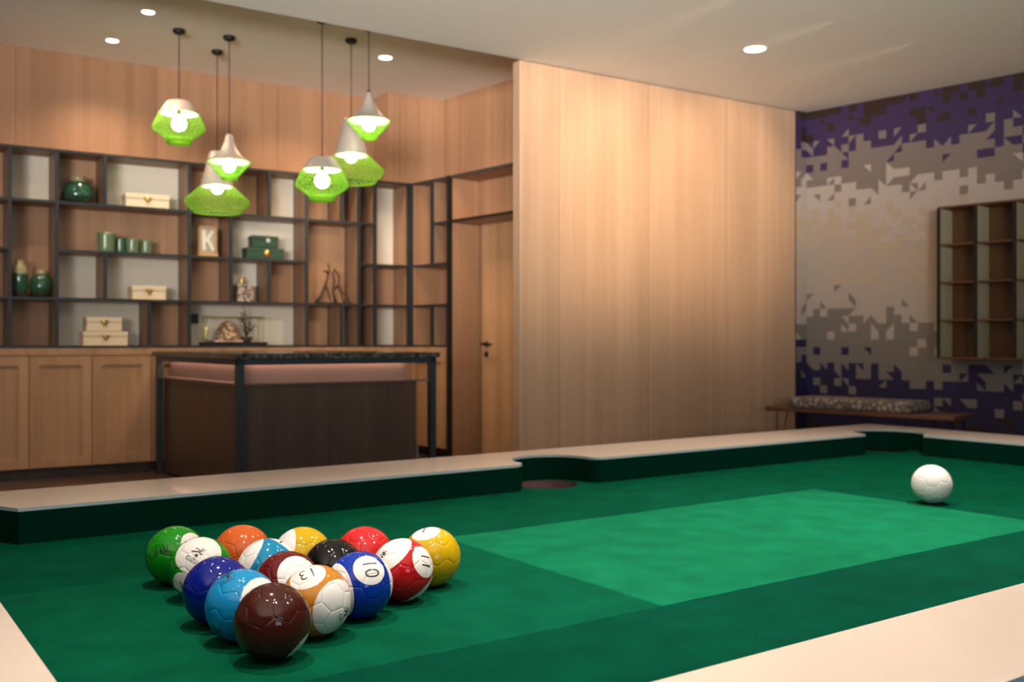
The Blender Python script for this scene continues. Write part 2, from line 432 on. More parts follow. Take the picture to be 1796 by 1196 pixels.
def pendant(u, vtop, vrim, kind, label):
    x, y = ceil_at(u, vtop, ZH); rim = CAMH + (598 - vrim) * y / FPX
    t = thing('pendant_lamp', (x, y, rim), 0, label, 'pendant lamp', 'green mesh pendant lamps over the bar')
    d = SHAPES[kind]
    cap = MB().lathe(d['cap'], 40, caps=False); cap.k = 1
    cap.lathe([(r - .004, z - .003) for r, z in d['cap'][1:]], 40, caps=False)
    cap.build('metal_shade', ['lamp_metal', 'lamp_inner'], t)
    o = lattice(d['mesh'], 30, .026, .003).build('mesh_shade', 'lamp_mesh', t)
    w = o.modifiers.new('wires', 'WIREFRAME'); w.thickness = .0042; w.use_boundary = True
    MB().lathe(d['ring'] + [(r - .004, z) for r, z in reversed(d['ring'])], 40, caps=False).build('lower_ring', 'lamp_mesh', t)
    z = d['bulb']; br = d['br']
    MB().lathe([(0.0, z - br)] + [(br * math.sin(a), z - br * math.cos(a)) for a in [PI * i / 12 for i in range(1, 11)]] + [(.018, z + br + .01)], 24).build('bulb', 'bulb_glow', t)
    top = d['cap'][0][1]
    MB().lathe([(.013, z + br + .01), (.013, top + .01)], 12).build('lamp_holder', 'metal_black', t)
    MB().lathe([(.0035, top), (.0035, ZH - rim - .01)], 8).build('cord', 'metal_black', t)
    MB().lathe([(.010, ZH - rim - .035), (.035, ZH - rim - .028), (.043, ZH - rim - .022), (.043, ZH - rim)], 28).build('canopy', 'metal_black', t)
pendant(314, 52, 199, 'wide', 'grey-capped pendant with wide green mesh and round bulb, leftmost of the six')
pendant(381, 89, 327, 'flat', 'pendant with the broad flat green mesh saucer hanging lowest in the left cluster')
pendant(402, 64, 284, 'bell', 'pendant with bell-shaped grey cap above the broad saucer lamp, left cluster')
pendant(565, 33, 298, 'wide', 'wide green mesh pendant with round bulb hanging lowest in the right cluster')
pendant(616, 69, 272, 'flat', 'pendant with flat green saucer and tall grey cone behind its two neighbours, right cluster')
pendant(647, 47, 212, 'bell', 'bell-capped pendant with small green mesh funnel, highest and rightmost of the six')

# ------------------------------------------------------------------ base cabinets along the shelf wall
ZW = .985
def cabinet(s0, s1, F, group, label, depth=.295, y0=0.0):
    c = (s0 + s1) / 2; w = s1 - s0
    t = thing('base_cabinet', F.p(c, 0, 0), F.a, label, 'cabinet', group)
    MB().box(-w / 2 + .001, w / 2 - .001, y0 + .004, y0 + depth, .08, .915).build('body', 'wood_cabinet', t)
    MB().box(-w / 2 + .001, w / 2 - .001, y0 + .05, y0 + depth - .02, 0, .08).build('plinth', 'wood_dark', t)
    d = MB(); x0, x1, z0, z1, fr = -w / 2 + .003, w / 2 - .003, .085, .908, .068
    d.box(x0, x0 + fr, y0 - .018, y0 + .003, z0, z1).box(x1 - fr, x1, y0 - .018, y0 + .003, z0, z1)
    d.box(x0 + fr, x1 - fr, y0 - .018, y0 + .003, z0, z0 + fr).box(x0 + fr, x1 - fr, y0 - .018, y0 + .003, z1 - fr, z1)
    dd = d.build('door', 'wood_cabinet', t)
    p = MB().box(x0 + fr, x1 - fr, y0 - .006, y0 + .003, z0 + fr, z1 - fr)
    p.box(x0 + fr, x1 - fr, y0 - .012, y0 - .005, z0 + fr, z0 + fr + .012).box(x0 + fr, x1 - fr, y0 - .012, y0 - .005, z1 - fr - .012, z1 - fr)
    p.build('door_panel', 'wood_cabinet', dd)
G_ = 'shaker base cabinets under the wall shelving'
cabs = [(-4.0, -3.58, 'end'), (-3.58, -3.155, 'pale wood base cabinet cut off by the left edge, below the two green vases'),
        (-3.155, -2.722, 'pale wood shaker cabinet, middle one left of the dark counter'),
        (-2.722, -2.288, 'pale wood shaker cabinet right beside the left end of the dark counter')]
for s0, s1, l in cabs[1:]: cabinet(s0, s1, LW, G_, l)
cabinet(-2.288, -1.0, LW, G_, 'wide pale wood cabinet hidden behind the dark counter'); cabinet(-.995, -.005, LW, G_, 'pale wood cabinet seen through the gap at the right end of the dark counter')
cabinet(.035, .543, RW, G_, 'pale wood cabinet on the door wall, under the short shelving right of the corner post')
tag(MB().box(-3.9, 0, -.022, .295, .915, ZW - .02).build('worktop', 'wood_cabinet', None, LW.p(0, 0), LW.a), 'long wooden worktop running under the wall shelving', 'worktop')
tag(MB().box(.024, .544, -.022, .325, .915, ZW - .02).build('worktop', 'wood_cabinet', None, RW.p(0, 0), RW.a), 'short wooden worktop right of the corner post', 'worktop')

# ------------------------------------------------------------------ wall shelving
LV = [ZW, 1.345, 1.705, 2.065, 2.43]           # shelf levels
def shelving(F, label, depth, uprights, dividers, shelves, backs, posts, ends):
    t = thing('wall_shelving', F.p(0, 0, 0), F.a, label, 'shelving')
    for x, z0, z1 in uprights + dividers:
        MB().box(x - .013, x + .013, 0, .022, z0, z1).build('upright', 'metal_dark', t)
        MB().box(x - .013, x + .013, depth - .035, depth - .012, z0, z1).build('rear_upright', 'metal_dark', t)
        MB().box(x - .011, x + .011, .022, depth - .035, z0, z1).build('side_panel', 'wood_shelf', t)
    for x0, x1, z in shelves:
        MB().box(x0, x1, -.002, .022, z - .020, z).build('shelf_edge', 'metal_dark', t)
        MB().box(x0, x1, .022, depth - .012, z - .020, z - .001).build('shelf', 'wood_shelf', t)
    for x0, x1, z0, z1, m_ in backs:
        MB().box(x0, x1, depth - .011, depth - .002, z0, z1).build('back_panel', m_, t)
    for x, w in ends:
        MB().box(x - .008, x + .008, w, depth - .002, ZW - .02, 2.44).build('end_panel', 'wood_panel', t)
    for x, w in posts:
        MB().box(x - w, x + w, -.012, .03, ZW - .02, 2.45).build('corner_post', 'metal_dark', t)
    return t
a0, a1, a2, a3, a4 = LV
full = [(-3.62, a0, a4), (-3.28, a0, a4), (-2.965, a0, a4), (-1.99, a0, a4), (-1.0, a0, a4)]
part = [(-2.625, a3, a4), (-2.625, a1, a2), (-2.30, a0, a1), (-1.655, a1, a3), (-1.33, a1, a2), (-1.33, a3, a4),
        (-.68, a3, a4), (-.68, a0, a1), (-.515, a0, a4), (-.36, a0, a4)]
full = [(x, z0 - .02, z1) for x, z0, z1 in full]
sh = [(-3.62, 0, a0), (-3.62, 0, a4 + .02), (-3.62, -3.28, a3), (-3.62, -3.28, a2), (-3.62, -3.28, a1),
      (-3.28, -2.965, a3), (-3.28, -2.965, a1), (-2.965, -1.99, a3), (-2.965, -1.99, a2), (-2.965, -1.99, a1),
      (-1.99, -1.0, a3), (-1.99, -1.0, a2), (-1.99, -1.0, a1), (-1.0, -.36, a3), (-.515, 0, a2), (-1.0, 0, a1)]
Wt, Wd = 'back_white', 'wood_shelf2'
wood('wood_shelf2', (.52, .29, .165), (.38, .205, .112), .5)
bk = [(-3.62, -3.28, a0, a4, Wd), (-3.28, -2.965, a3, a4, Wt), (-3.28, -2.965, a0, a3, Wd),
      (-2.965, -2.625, a3, a4, Wd), (-2.625, -1.99, a3, a4, Wt), (-2.965, -1.99, a2, a3, Wd),
      (-2.965, -2.625, a1, a2, Wt), (-2.625, -1.99, a1, a2, Wt), (-2.965, -2.30, a0, a1, Wt), (-2.30, -1.99, a0, a1, Wd),
      (-1.99, -1.33, a3, a4, Wd), (-1.33, -1.0, a3, a4, Wt), (-1.99, -1.655, a1, a3, Wd), (-1.655, -1.0, a2, a3, Wt),
      (-1.655, -1.33, a1, a2, Wt), (-1.33, -1.0, a1, a2, Wd), (-1.99, -1.0, a0, a1, Wt),
      (-1.0, -.515, a1, a4, Wd), (-1.0, -.68, a0, a1, Wd), (-.68, -.515, a0, a1, Wt),
      (-.515, -.36, a0, a4, Wd), (-.36, 0, a2, a4, Wt), (-.36, 0, a1, a2, Wd), (-.36, 0, a0, a1, Wt)]
shelving(LW, 'long dark metal and wood wall shelving with open irregular bays, left of the corner post', .30, full, part, sh, bk, [(-.012, .028)], [(-.035, .03)])
ups = [(.30, a0, a1), (.30, a2, a4)]
sh2 = [(.02, .544, a0), (.02, .544, a1), (.02, .544, a2), (.30, .544, a3), (.02, 1.40, a4 + .02)]
t = shelving(RW, 'narrow dark metal and wood shelving between the corner post and the door recess', .325, [], ups, sh2, [(.02, .544, a0, a4, 'wood_panel')], [], [(.035, .0)])
# full-height frame of the door recess
t = thing('door_surround', RW.p(0, 0, 0), RW.a, 'dark metal frame and wood lining around the recessed door, with an open box above it', 'door surround')
MB().box(.545, .573, -.012, .03, 0, 2.45).build('frame_post', 'metal_black', t)
MB().box(.573, 1.40, -.004, .022, a3 - .022, a3).build('frame_beam', 'metal_black', t)
MB().box(.557, .572, .03, .325, 0, 2.43).build('side_lining', 'wood_panel', t)
MB().box(.573, 1.40, .022, .325, a3 - .022, a3).build('soffit_board', 'wood_panel', t)
# the door itself
d = struct(MB().box(.62, 1.45, .310, .329, 0, a3 - .024).build('door_1', 'wood_cabinet', None, RW.p(0, 0), RW.a))
h = MB(); h.lathe([(.024, -.0), (.024, .008)], 20)
hh = bpy.data.objects.new('door_handle', None); COL.objects.link(hh); hh.parent = d
bpy.data.objects.remove(hh)
h = MB()
h.tube([(.70, .310, .995), (.70, .250, .995), (.715, .240, .995), (.84, .240, .990)], .012, 10)
h.tube([(.70, .311, .995), (.70, .300, .995)], .026, 20)
h.tube([(.70, .311, .905), (.70, .300, .905)], .024, 20)
h.box(.695, .705, .285, .30, .890, .920)
h.build('door_handle', 'handle_metal', d)
MB().box(.612, .620, .308, .330, 0, a3 - .022).build('door_gap_strip', 'wood_dark', d)

# ------------------------------------------------------------------ island counter
IS = Frame((-1.747, 6.33), (.8352, .5499), (-.55, .83))
IW = 1.442
L_end = Vector((-2.777, 7.72, 0)); L_o = Vector((-1.747, 6.33, 0)); dv = L_end - L_o
yax = (dv.x * IS.n[0] + dv.y * IS.n[1], dv.x * IS.d[0] + dv.y * IS.d[1]); ID = yax[0] - .02; SK = yax[1] / yax[0]
t = thing('counter', IS.p(0, 0, 0), IS.a, 'dark brown bar counter with speckled stone top and black metal frame', 'counter')
def sk(b):     # the ends of the counter run out of square to its front
    b.v = [(x + SK * y, y, z) for x, y, z in b.v]; return b
sk(MB().box(-.02, IW + .02, -.02, ID, .905, .94)).build('stone_top', 'granite', t)
fr = MB().box(0, IW, 0, .045, .865, .905).box(0, .045, 0, ID - .02, .865, .905).box(IW - .045, IW, 0, ID - .02, .865, .905)
sk(fr).build('top_frame', 'metal_dark', t)
for x in (0, IW - .045):
    for y in (0, ID - .065): sk(MB().box(x, x + .045, y, y + .045, 0, .865)).build('corner_post', 'metal_dark', t)
sk(MB().box(.05, IW - .13, .05, ID - .07, 0.02, .735)).build('body', 'wood_dark', t)
sk(MB().box(.09, IW - .17, .13, ID - .07, .735, .904)).build('recessed_panel', 'pink_panel', t)
l = MB().box(.03, IW - .13, .03, .13, .735, .748).box(.012, .09, .045, ID - .07, .735, .748).box(IW - .13, IW - .02, .02, .03, .735, .748)
sk(l).build('ledge', 'ledge', t)
sk(MB().box(.10, IW - .18, .108, .120, .893, .900)).build('led_strip', 'led_glow', t)
sk(MB().box(.070, .080, .14, ID - .12, .893, .900)).build('led_strip', 'led_glow', t)
sk(MB().box(IW - .13, IW - .02, .03, .035, .735, .745)).build('cross_bar', 'metal_dark', t)

# ------------------------------------------------------------------ things on the shelves
def on(F, u, y, z, x=None):
    """point on a wall frame's shelf that lies at column u of the photograph"""
    k = (u - 898) / FPX; ox = F.o[0] + F.n[0] * y; oy = F.o[1] + F.n[1] * y
    s = (k * oy - ox) / (F.d[0] - k * F.d[1]); return F.p(round(s, 3), y, z)
MM = 8.0 / FPX
def vase(name, u, y, z, prof, m_, label, cat='vase', group=None, F=LW):
    o = MB().lathe(prof, 36).build(name, m_, None, on(F, u, y, z), 0); return tag(o, label, cat, group)
vase('vase', 137, .14, a3, [(.0, 0), (.075, .002), (.105, .03), (.116, .07), (.105, .12), (.075, .165), (.055, .178), (.056, .19), (.060, .215), (.045, .213), (.04, .17)], 'glaze_vase', 'squat dark green vase with tan neck in a small upper bay')
vase('vase', 35, .13, a1, [(.0, 0), (.04, .002), (.050, .05), (.056, .13), (.056, .20), (.045, .235), (.030, .25), (.034, .275), (.024, .273)], 'glaze_round', 'tall slim green vase beside the round one, far left bay')
vase('vase', 72, .12, a1, [(.0, 0), (.050, .002), (.076, .04), (.083, .09), (.072, .14), (.048, .178), (.038, .19), (.043, .21), (.030, .208)], 'glaze_round', 'round green vase with narrow mouth right of the slim one')
def cup(u, y, r, h, label, m_='glaze_cup'):
    pr = [(.0, 0), (r * .82, 0), (r * .86, .01)]
    for i in range(1, 8): pr.append((r * (.88 + .12 * i / 7) * (1.0 if i % 2 else .975), h * i / 7))
    pr += [(r * .88, h), (r * .8, .02), (0, .02)]
    o = MB().lathe(pr, 28).build('cup', m_, None, on(LW, u, y, a2), 0); return tag(o, label, 'cup', 'ribbed green cups on the long middle shelf')
cup(186, .10, .068, .150, 'tall ribbed pale green cup, leftmost of the four')
cup(211, .17, .052, .125, 'darker green cup set back, second of the four', 'glaze_cup_dark')
cup(232, .10, .050, .115, 'small pale green cup, third from the left')
cup(256, .13, .049, .112, 'small green cup, rightmost of the four')
def lid_box(u0, u1, y, z, h, label, m_='box_cream', dp=.15, clasp=True, group='cream boxes with gold clasps'):
    A = on(LW, u0, y, z); B = on(LW, u1, y, z); w = math.hypot(A[0] - B[0], A[1] - B[1]); c = [(a + b_) / 2 for a, b_ in zip(A, B)]
    t = thing('keepsake_box', c, LW.a, label, 'box', group)
    MB().box(-w / 2, w / 2, 0, dp, 0, h * .62).build('base', m_, t, bevel=.003)
    MB().box(-w / 2 - .002, w / 2 + .002, -.002, dp + .002, h * .65, h).build('lid', m_, t, bevel=.003)
    MB().box(-w / 2 + .004, w / 2 - .004, .004, dp - .004, h * .6, h * .67).build('gap_liner', 'dark_cloth', t)
    if clasp:
        k = MB(); k.tube([(0, -.003, h * .62), (0, -.009, h * .62)], h * .20, 14); k.box(-.035, .035, -.006, -.001, h * .70, h * .78).box(-.005, .005, -.014, 0, h * .35, h * .8)
        k.build('clasp', 'gold', t)
    return t
lid_box(221, 297, .06, a3, .110, 'cream box with gold clasp on the upper shelf, in the wide white bay')
lid_box(232, 291, .06, a1, .108, 'cream box with clasp in the white bay below the green cups')
lid_box(146, 224, .05, a0, .108, 'larger cream box on the bottom shelf, under another')
lid_box(152, 214, .06, a0 + .112, .105, 'smaller cream box stacked on a larger one')
# dark green boxes: lower wide, upper narrow
t = lid_box(434, 498, .08, a2, .098, 'wide dark green gift box with a gold disc, lower of the pair', 'box_green', .14, False, 'dark green gift boxes')
MB().tube([(.01, -.003, .052), (.01, -.010, .052)], .030, 20).build('gold_disc', 'gold', t)
t = lid_box(444, 488, .08, a2 + .102, .098, 'narrow dark green gift box on top of the wide one', 'box_green', .13, False, 'dark green gift boxes')
MB().tube([(.02, -.003, .058), (.02, -.008, .058)], .020, 16).build('emblem', 'emblem', t)
# letter K plaque
t = thing('letter_frame', on(LW, 365, .05, a2), LW.a + .12, 'small gold frame with a white letter K on a pale ground', 'picture frame')
f_ = MB().box(-.075, -.065, 0, .03, .03, .245).box(.065, .075, 0, .03, .03, .245).box(-.075, .075, 0, .03, .235, .245)
f_.build('frame', 'frame_gold', t); MB().box(-.08, .08, -.01, .05, 0, .03).build('foot', 'frame_gold', t)
MB().box(-.065, .065, .018, .024, .03, .235).build('ground', 'photo_back', t)
k = MB()
def bar(b, p, q, w, y0, y1):
    p, q = Vector(p), Vector(q); d_ = (q - p).normalized() * w / 2; n_ = Vector((-d_.y, d_.x))
    vs = [(c_.x, y, c_.y) for y in (y0, y1) for c_ in (p - n_, q - n_, q + n_, p + n_)]
    b.add(vs, [(0, 1, 2, 3), (7, 6, 5, 4), (0, 4, 5, 1), (1, 5, 6, 2), (2, 6, 7, 3), (3, 7, 4, 0)])
bar(k, (-.032, .05), (-.032, .215), .030, .004, .017); bar(k, (-.02, .12), (.045, .212), .028, .005, .0165); bar(k, (-.005, .14), (.05, .052), .028, .0045, .0168)
k.build('letter', 'letter_white', t)
# patterned jar with gold knob
t = thing('lidded_jar', on(LW, 432, .11, a1), LW.a, 'square patterned jar with a golden figure on its lid', 'jar')
MB().box(-.072, .072, 0, .13, 0, .125).build('body', 'jar_pattern', t, bevel=.01)
MB().box(-.075, .075, -.003, .133, .126, .150).build('lid', 'jar_pattern', t, bevel=.006)
MB().lathe([(0, .150), (.020, .151), (.012, .165), (.019, .180), (.010, .196), (.014, .206), (0, .220)], 16, (-.02, .06, 0)).build('knob', 'gold', t)
# tray display
t = thing('display_tray', on(LW, 413, .09, a0), LW.a, 'black tray display with thin gold wire frame on the bottom shelf', 'display tray')
MB().box(-.262, .262, -.03, .14, 0, .026).build('tray', 'metal_black', t, bevel=.003)
w = MB()
for y in (-.01, .12):
    w.tube([(-.235, y, .026), (-.235, y, .235)], .004, 6).tube([(.235, y, .026), (.235, y, .235)], .004, 6).tube([(-.235, y, .235), (.235, y, .235)], .005, 6)
for x in (-.235, .235): w.tube([(x, -.01, .235), (x, .12, .235)], .004, 6)
w.build('wire_frame', 'gold_green', t)
tag(MB().lathe([(0, 0), (.100, 0), (.098, .02), (.088, .06), (.07, .105), (.045, .14), (.018, .158), (0, .162)], 28).build('pine_cone', 'pinecone', None, on(LW, 398, .14, a0 + .044), 0), 'pale dome of cut pine cone scales on a pink slab', 'ornament')
tag(MB().box(-.12, .12, -.065, .11, 0, .018).build('stone_slab', 'slab_pink', None, on(LW, 397, .12, a0 + .026), LW.a, bevel=.004), 'thin pink stone slab on the black tray', 'slab')
tag(MB().lathe([(0, 0), (.010, 0), (.017, .03), (.017, .10), (.013, .115), (0, .116)], 16).build('candle', 'gold_green', None, on(LW, 361, .005, a0 + .026), 0), 'small yellow-green candle at the left end of the tray', 'candle')
# potted sprig on the tray
t = thing('potted_sprig', on(LW, 432, .14, a0 + .026), 0, 'dark leafy sprig in a small brown pot on the tray', 'plant')
MB().lathe([(0, 0), (.035, 0), (.05, .045), (.044, .047), (0, .04)], 20).build('pot', 'stem', t)
r2 = random.Random(5); st = MB(); lf = MB()
for i in range(9):
    a = r2.uniform(0, 2 * PI); hgt = r2.uniform(.10, .22) if i else .27; rr = r2.uniform(.03, .09) if i else .03
    pts = [(0, 0, .04), (rr * .4 * math.cos(a), rr * .4 * math.sin(a), .04 + hgt * .5), (rr * math.cos(a), rr * math.sin(a) * .6, .04 + hgt)]
    st.tube(pts, [.004, .003, .002], 6)
    for j in range(9):
        w_ = .25 + .75 * j / 8; q = Vector(pts[1]).lerp(Vector(pts[2]), max(0, w_ * 2 - 1)) if w_ > .5 else Vector(pts[0]).lerp(Vector(pts[1]), w_ * 2)
        b_ = r2.uniform(0, 2 * PI); L_ = r2.uniform(.02, .034); dx, dy, dz = L_ * math.cos(b_), L_ * math.sin(b_) * .7, r2.uniform(-.01, .02)
        side = Vector((-dy, dx, .006)).normalized() * .009; tip = q + Vector((dx, dy, dz)); mid_ = q.lerp(tip, .5); up_ = Vector((0, 0, .003))
        lf.add([q, mid_ + side + up_, tip, mid_ - side + up_, mid_ - up_], [(0, 1, 2, 3), (0, 4, 1), (1, 4, 2), (2, 4, 3), (3, 4, 0)])
st.build('stems', 'stem', t); lf.build('leaves', 'leaf', t)
tag(MB().box(-.028, .028, 0, .010, -.04, .04).build('wall_switch', 'switch_dark', None, on(LW, 342, .278, 1.205), LW.a), 'dark square switch plate on the white back panel above the tray', 'switch')
# driftwood figure
t = thing('driftwood_sculpture', on(LW, 585, .12, a1), LW.a, 'dark twisted driftwood sculpture on a thin base in the tall bay', 'sculpture')
MB().box(-.17, .17, -.05, .05, 0, .012).build('base', 'metal_black', t, bevel=.003)
b = MB()
for path, rad in ([[(-.16, 0, .01), (-.11, .01, .07), (-.075, 0, .17), (-.045, .01, .26), (-.04, 0, .30), (-.055, 0, .36)], .014],
                  [[(-.045, .01, .27), (-.075, 0, .29), (-.10, -.01, .285)], .010], [[(-.075, 0, .16), (-.04, .02, .10), (-.02, 0, .01)], .009],
                  [[(.02, 0, .01), (.0, .01, .10), (.005, 0, .20), (-.002, .01, .27), (.012, 0, .315)], .013],
                  [[(.005, 0, .13), (.05, .01, .17), (.055, 0, .24), (.03, .01, .285), (.012, 0, .30)], .011],
                  [[(.05, .01, .17), (.085, 0, .10), (.13, .01, .07), (.155, 0, .01)], .009], [[(.05, .01, .16), (.08, -.01, .06), (.10, 0, .01)], .009],
                  [[(-.14, 0, .01), (-.17, 0, .03), (-.13, .02, .05)], .010]):
    n_ = len(path); b.tube(path, [rad * (1.25 - .7 * i / (n_ - 1)) for i in range(n_)], 8)
b.build('branches', 'driftwood', t)

# ------------------------------------------------------------------ cubby shelf and bench at the mural wall
t = thing('cubby_shelf', MW.p(1.297, 0, .885), MW.a, 'dark wood pigeonhole cabinet hung on the patterned wall', 'shelf')
CW, CH, NC, DP = .285, .296, 5, .25
c_ = MB().box(-.006, NC * CW + .006, -DP, -.0, 4 * CH - .008, 4 * CH + .006)
c_.build('casing_top', 'wood_cubby', t)
MB().box(-.006, NC * CW + .006, -DP, 0, -.006, .008).build('casing_base', 'wood_cubby', t)
MB().box(0, NC * CW, -.012, -.002, 0.008, 4 * CH - .008).build('back_panel', 'wood_cubby', t)
for i in range(NC + 1):
    MB().box(i * CW - .010, i * CW + .010, -DP + .018, -.012, .008, 4 * CH - .008).build('divider', 'cubby_side', t)
    MB().box(i * CW - .011, i * CW + .011, -DP, -DP + .018, .008, 4 * CH - .008).build('divider_edge', 'metal_black', t)
for i in range(NC):
    for j in (1, 2, 3): MB().box(i * CW + .012, (i + 1) * CW - .012, -DP + .01, -.012, j * CH - .007, j * CH + .007).build('shelf', 'wood_cubby', t)

BN = Frame((2.108, 8.27), (.684, -.729), (.729, .684))
t = thing('bench', BN.p(0, 0, 0), BN.a, 'low wooden bench on hairpin legs in front of the patterned wall', 'bench')
MB().box(0, 1.55, 0, .40, .445, .478).build('seat', 'wood_bench', t, bevel=.004)
for x in (.12, 1.43):
    for y in (.06, .34):
        sg = -1 if x < .5 else 1; sy = -1 if y < .2 else 1
        MB().tube([(x - .05, y, .445), (x + .04 * sg, y + .02 * sy, .006), (x + .05, y, .445)], .006, 8).build('leg', 'metal_black', t)
tag(MB().box(.20, 1.22, -.01, .40, .479, .565).build('bench_cushion', 'cushion_pattern', None, BN.p(0, 0, 0), BN.a, bevel=.03), 'mottled grey and tan seat cushion lying on the bench', 'cushion')

# ------------------------------------------------------------------ pool table for football-sized balls
T0, T1, N0, N1 = .368, 6.095, 1.363, 4.150
ZF, ZR = .25, .388
OT0, OT1, ON0, ON1 = -.02, 6.60, .986, 4.66
RCN = .27
def arc(c, r, a0_, a1_, n):
    return [(c[0] + r * math.cos(a0_ + (a1_ - a0_) * i / n), c[1] + r * math.sin(a0_ + (a1_ - a0_) * i / n)) for i in range(n + 1)]
def side_pocket(y, sgn):
    c = (T0 + T1) / 2; r = .225; w = .075
    # rounded mouth corners, then the bowl, going in +x
    L = arc((c - r - w, y + sgn * w), w, -sgn * PI / 2, 0, 8)
    R = arc((c + r + w, y + sgn * w), w, PI * sgn, PI * sgn + sgn * PI / 2, 8)
    bowl = arc((c, y + sgn * w), r, PI, 0, 20) if sgn > 0 else arc((c, y + sgn * w), r, -PI, 0, 20)
    return L[:-1] + bowl + R[1:]
def corner(c, a_, b_):
    m_, cut = .262, math.radians(22.7)
    return ([(c[0] + m_ * math.cos(a_), c[1] + m_ * math.sin(a_))] + arc(c, .233, a_ + cut, b_ - cut, 22)
            + [(c[0] + m_ * math.cos(b_), c[1] + m_ * math.sin(b_))])
inner = []
inner += corner((T0, N0), PI / 2, 2 * PI)                                   # near left corner
inner += side_pocket(N0, -1)
inner += corner((T1, N0), -PI, PI / 2)
inner += corner((T1, N1), -PI / 2, PI)
inner += list(reversed(side_pocket(N1, 1)))
inner += corner((T0, N1), 0, 1.5 * PI)
outer = [(OT0, ON0), (OT1, ON0), (OT1, ON1), (OT0, ON1)]
def ring_mesh(z0, z1, k_top, k_side, sides=True):
    bm = bmesh.new()
    vi = [bm.verts.new((x, y, z1)) for x, y in inner]; vo = [bm.verts.new((x, y, z1)) for x, y in outer]
    ed = [bm.edges.new((a, b_)) for L_ in (vi, vo) for a, b_ in zip(L_, L_[1:] + L_[:1])]
    r_ = bmesh.ops.triangle_fill(bm, edges=ed, use_beauty=True, use_dissolve=False)
    for f in bm.faces: f.material_index = k_top
    for L_ in (vi, vo):
        lo = [bm.verts.new((v.co.x, v.co.y, z0)) for v in L_]
        n = len(L_)
        for i in range(n):
            f = bm.faces.new((L_[i], L_[(i + 1) % n], lo[(i + 1) % n], lo[i])); f.material_index = k_side
    bmesh.ops.recalc_face_normals(bm, faces=bm.faces)
    for f in bm.faces:
        if abs(f.normal.z) > .9 and f.normal.z < 0: f.normal_flip()
    return bm
def bm_obj(bm, name, mats, parent):
    me = bpy.data.meshes.new(name); bm.to_mesh(me); bm.free()
    for m_ in mats: me.materials.append(MATS[m_])
    o = bpy.data.objects.new(name, me); COL.objects.link(o); o.parent = parent; return o
tbl = thing('pool_table', (0, 0, 0), TB.a, 'huge low pool table with green cloth and cream laminate rails', 'pool table')
bm_obj(ring_mesh(ZR - .014, ZR, 0, 1), 'rail_top', ['laminate', 'laminate_edge'], tbl)
# cushions: green cloth faces following the pockets
b = MB(); n = len(inner); cx_ = (T0 + T1) / 2; cy_ = (N0 + N1) / 2
b.add([(x, y, ZF - .002) for x, y in inner] + [(x, y, ZR - .013) for x, y in inner] , [(i, (i + 1) % n, n + (i + 1) % n, n + i) for i in range(n)])
b.build('cushion', 'cushion_cloth', tbl)
# cloth bed with pocket holes
holes = [(c, .165) for c in ((T0 - .03, N0 - .03), (T1 + .03, N0 - .03), (T0 - .03, N1 + .03), (T1 + .13, N1 + .13), ((T0 + T1) / 2 + .04, N0 - .12), ((T0 + T1) / 2 + .0, N1 + .13))]
bm = bmesh.new(); ed = []
for L_ in ([(OT0 + .05, ON0 + .05), (OT1 - .05, ON0 + .05), (OT1 - .05, ON1 - .05), (OT0 + .05, ON1 - .05)], *[arc(c, r, 0, 2 * PI, 40)[:-1] for c, r in holes]):
    vs = [bm.verts.new((x, y, ZF)) for x, y in L_]; ed += [bm.edges.new((a, b_)) for a, b_ in zip(vs, vs[1:] + vs[:1])]
bmesh.ops.triangle_fill(bm, edges=ed, use_beauty=True, use_dissolve=False)
for f in bm.faces:
    f.normal_update()
    if f.normal.z < 0: f.normal_flip()
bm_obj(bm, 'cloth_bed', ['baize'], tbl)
for c, r in holes:
    MB().lathe([(r + .002, -.001), (r + .002, -.05), (r - .01, -.14), (0, -.15)], 40, (c[0], c[1], ZF), caps=False).build('pocket_cup', 'pocket_cup', tbl)
b = MB().box(OT0, OT1, ON0, ON0 + .02, .0, ZR - .014).box(OT0, OT1, ON1 - .02, ON1, 0, ZR - .014).box(OT0, OT0 + .02, ON0 + .02, ON1 - .02, 0, ZR - .014).box(OT1 - .02, OT1, ON0 + .02, ON1 - .02, 0, ZR - .014)
b.box(OT0 - .0, OT1, ON0 - .012, ON0, ZR - .10, ZR - .018)
b.build('side_skirt', 'blue_side', tbl)

# ------------------------------------------------------------------ balls
R = .092
PHI = (1 + 5 ** .5) / 2
ico = [Vector(v).normalized() for a in (1, -1) for c in (PHI, -PHI) for v in ((0, a, c), (a, c, 0), (c, 0, a))]
dod = []
for i in range(12):
    for j in range(i + 1, 12):
        for k in range(j + 1, 12):
            if ico[i].dot(ico[j]) > .4 and ico[j].dot(ico[k]) > .4 and ico[i].dot(ico[k]) > .4: dod.append((ico[i] + ico[j] + ico[k]).normalized())
PL = [v / .9393 for v in ico] + [v / .9149 for v in dod]
_bm = bmesh.new(); bmesh.ops.create_icosphere(_bm, subdivisions=7, radius=1)
BV = [v.co.copy() for v in _bm.verts]; BF = [tuple(v.index for v in f.verts) for f in _bm.faces]; _bm.free()
import numpy as np
A = np.array([tuple(v) for v in BV]); A /= np.linalg.norm(A, axis=1)[:, None]; N = np.array([tuple(v) for v in PL])
D_ = A @ N.T; o2 = np.argsort(-D_, axis=1)[:, :2]; r_ = np.arange(len(A))
df = D_[r_, o2[:, 0]] - D_[r_, o2[:, 1]]; mm = np.linalg.norm(N[o2[:, 0]] - N[o2[:, 1]], axis=1)
dist = df / mm * R
rad = R - .0013 * np.exp(-(dist / .0016) ** 2) - .0004 * np.exp(-(dist / .006) ** 2)
BASE = A * rad[:, None]
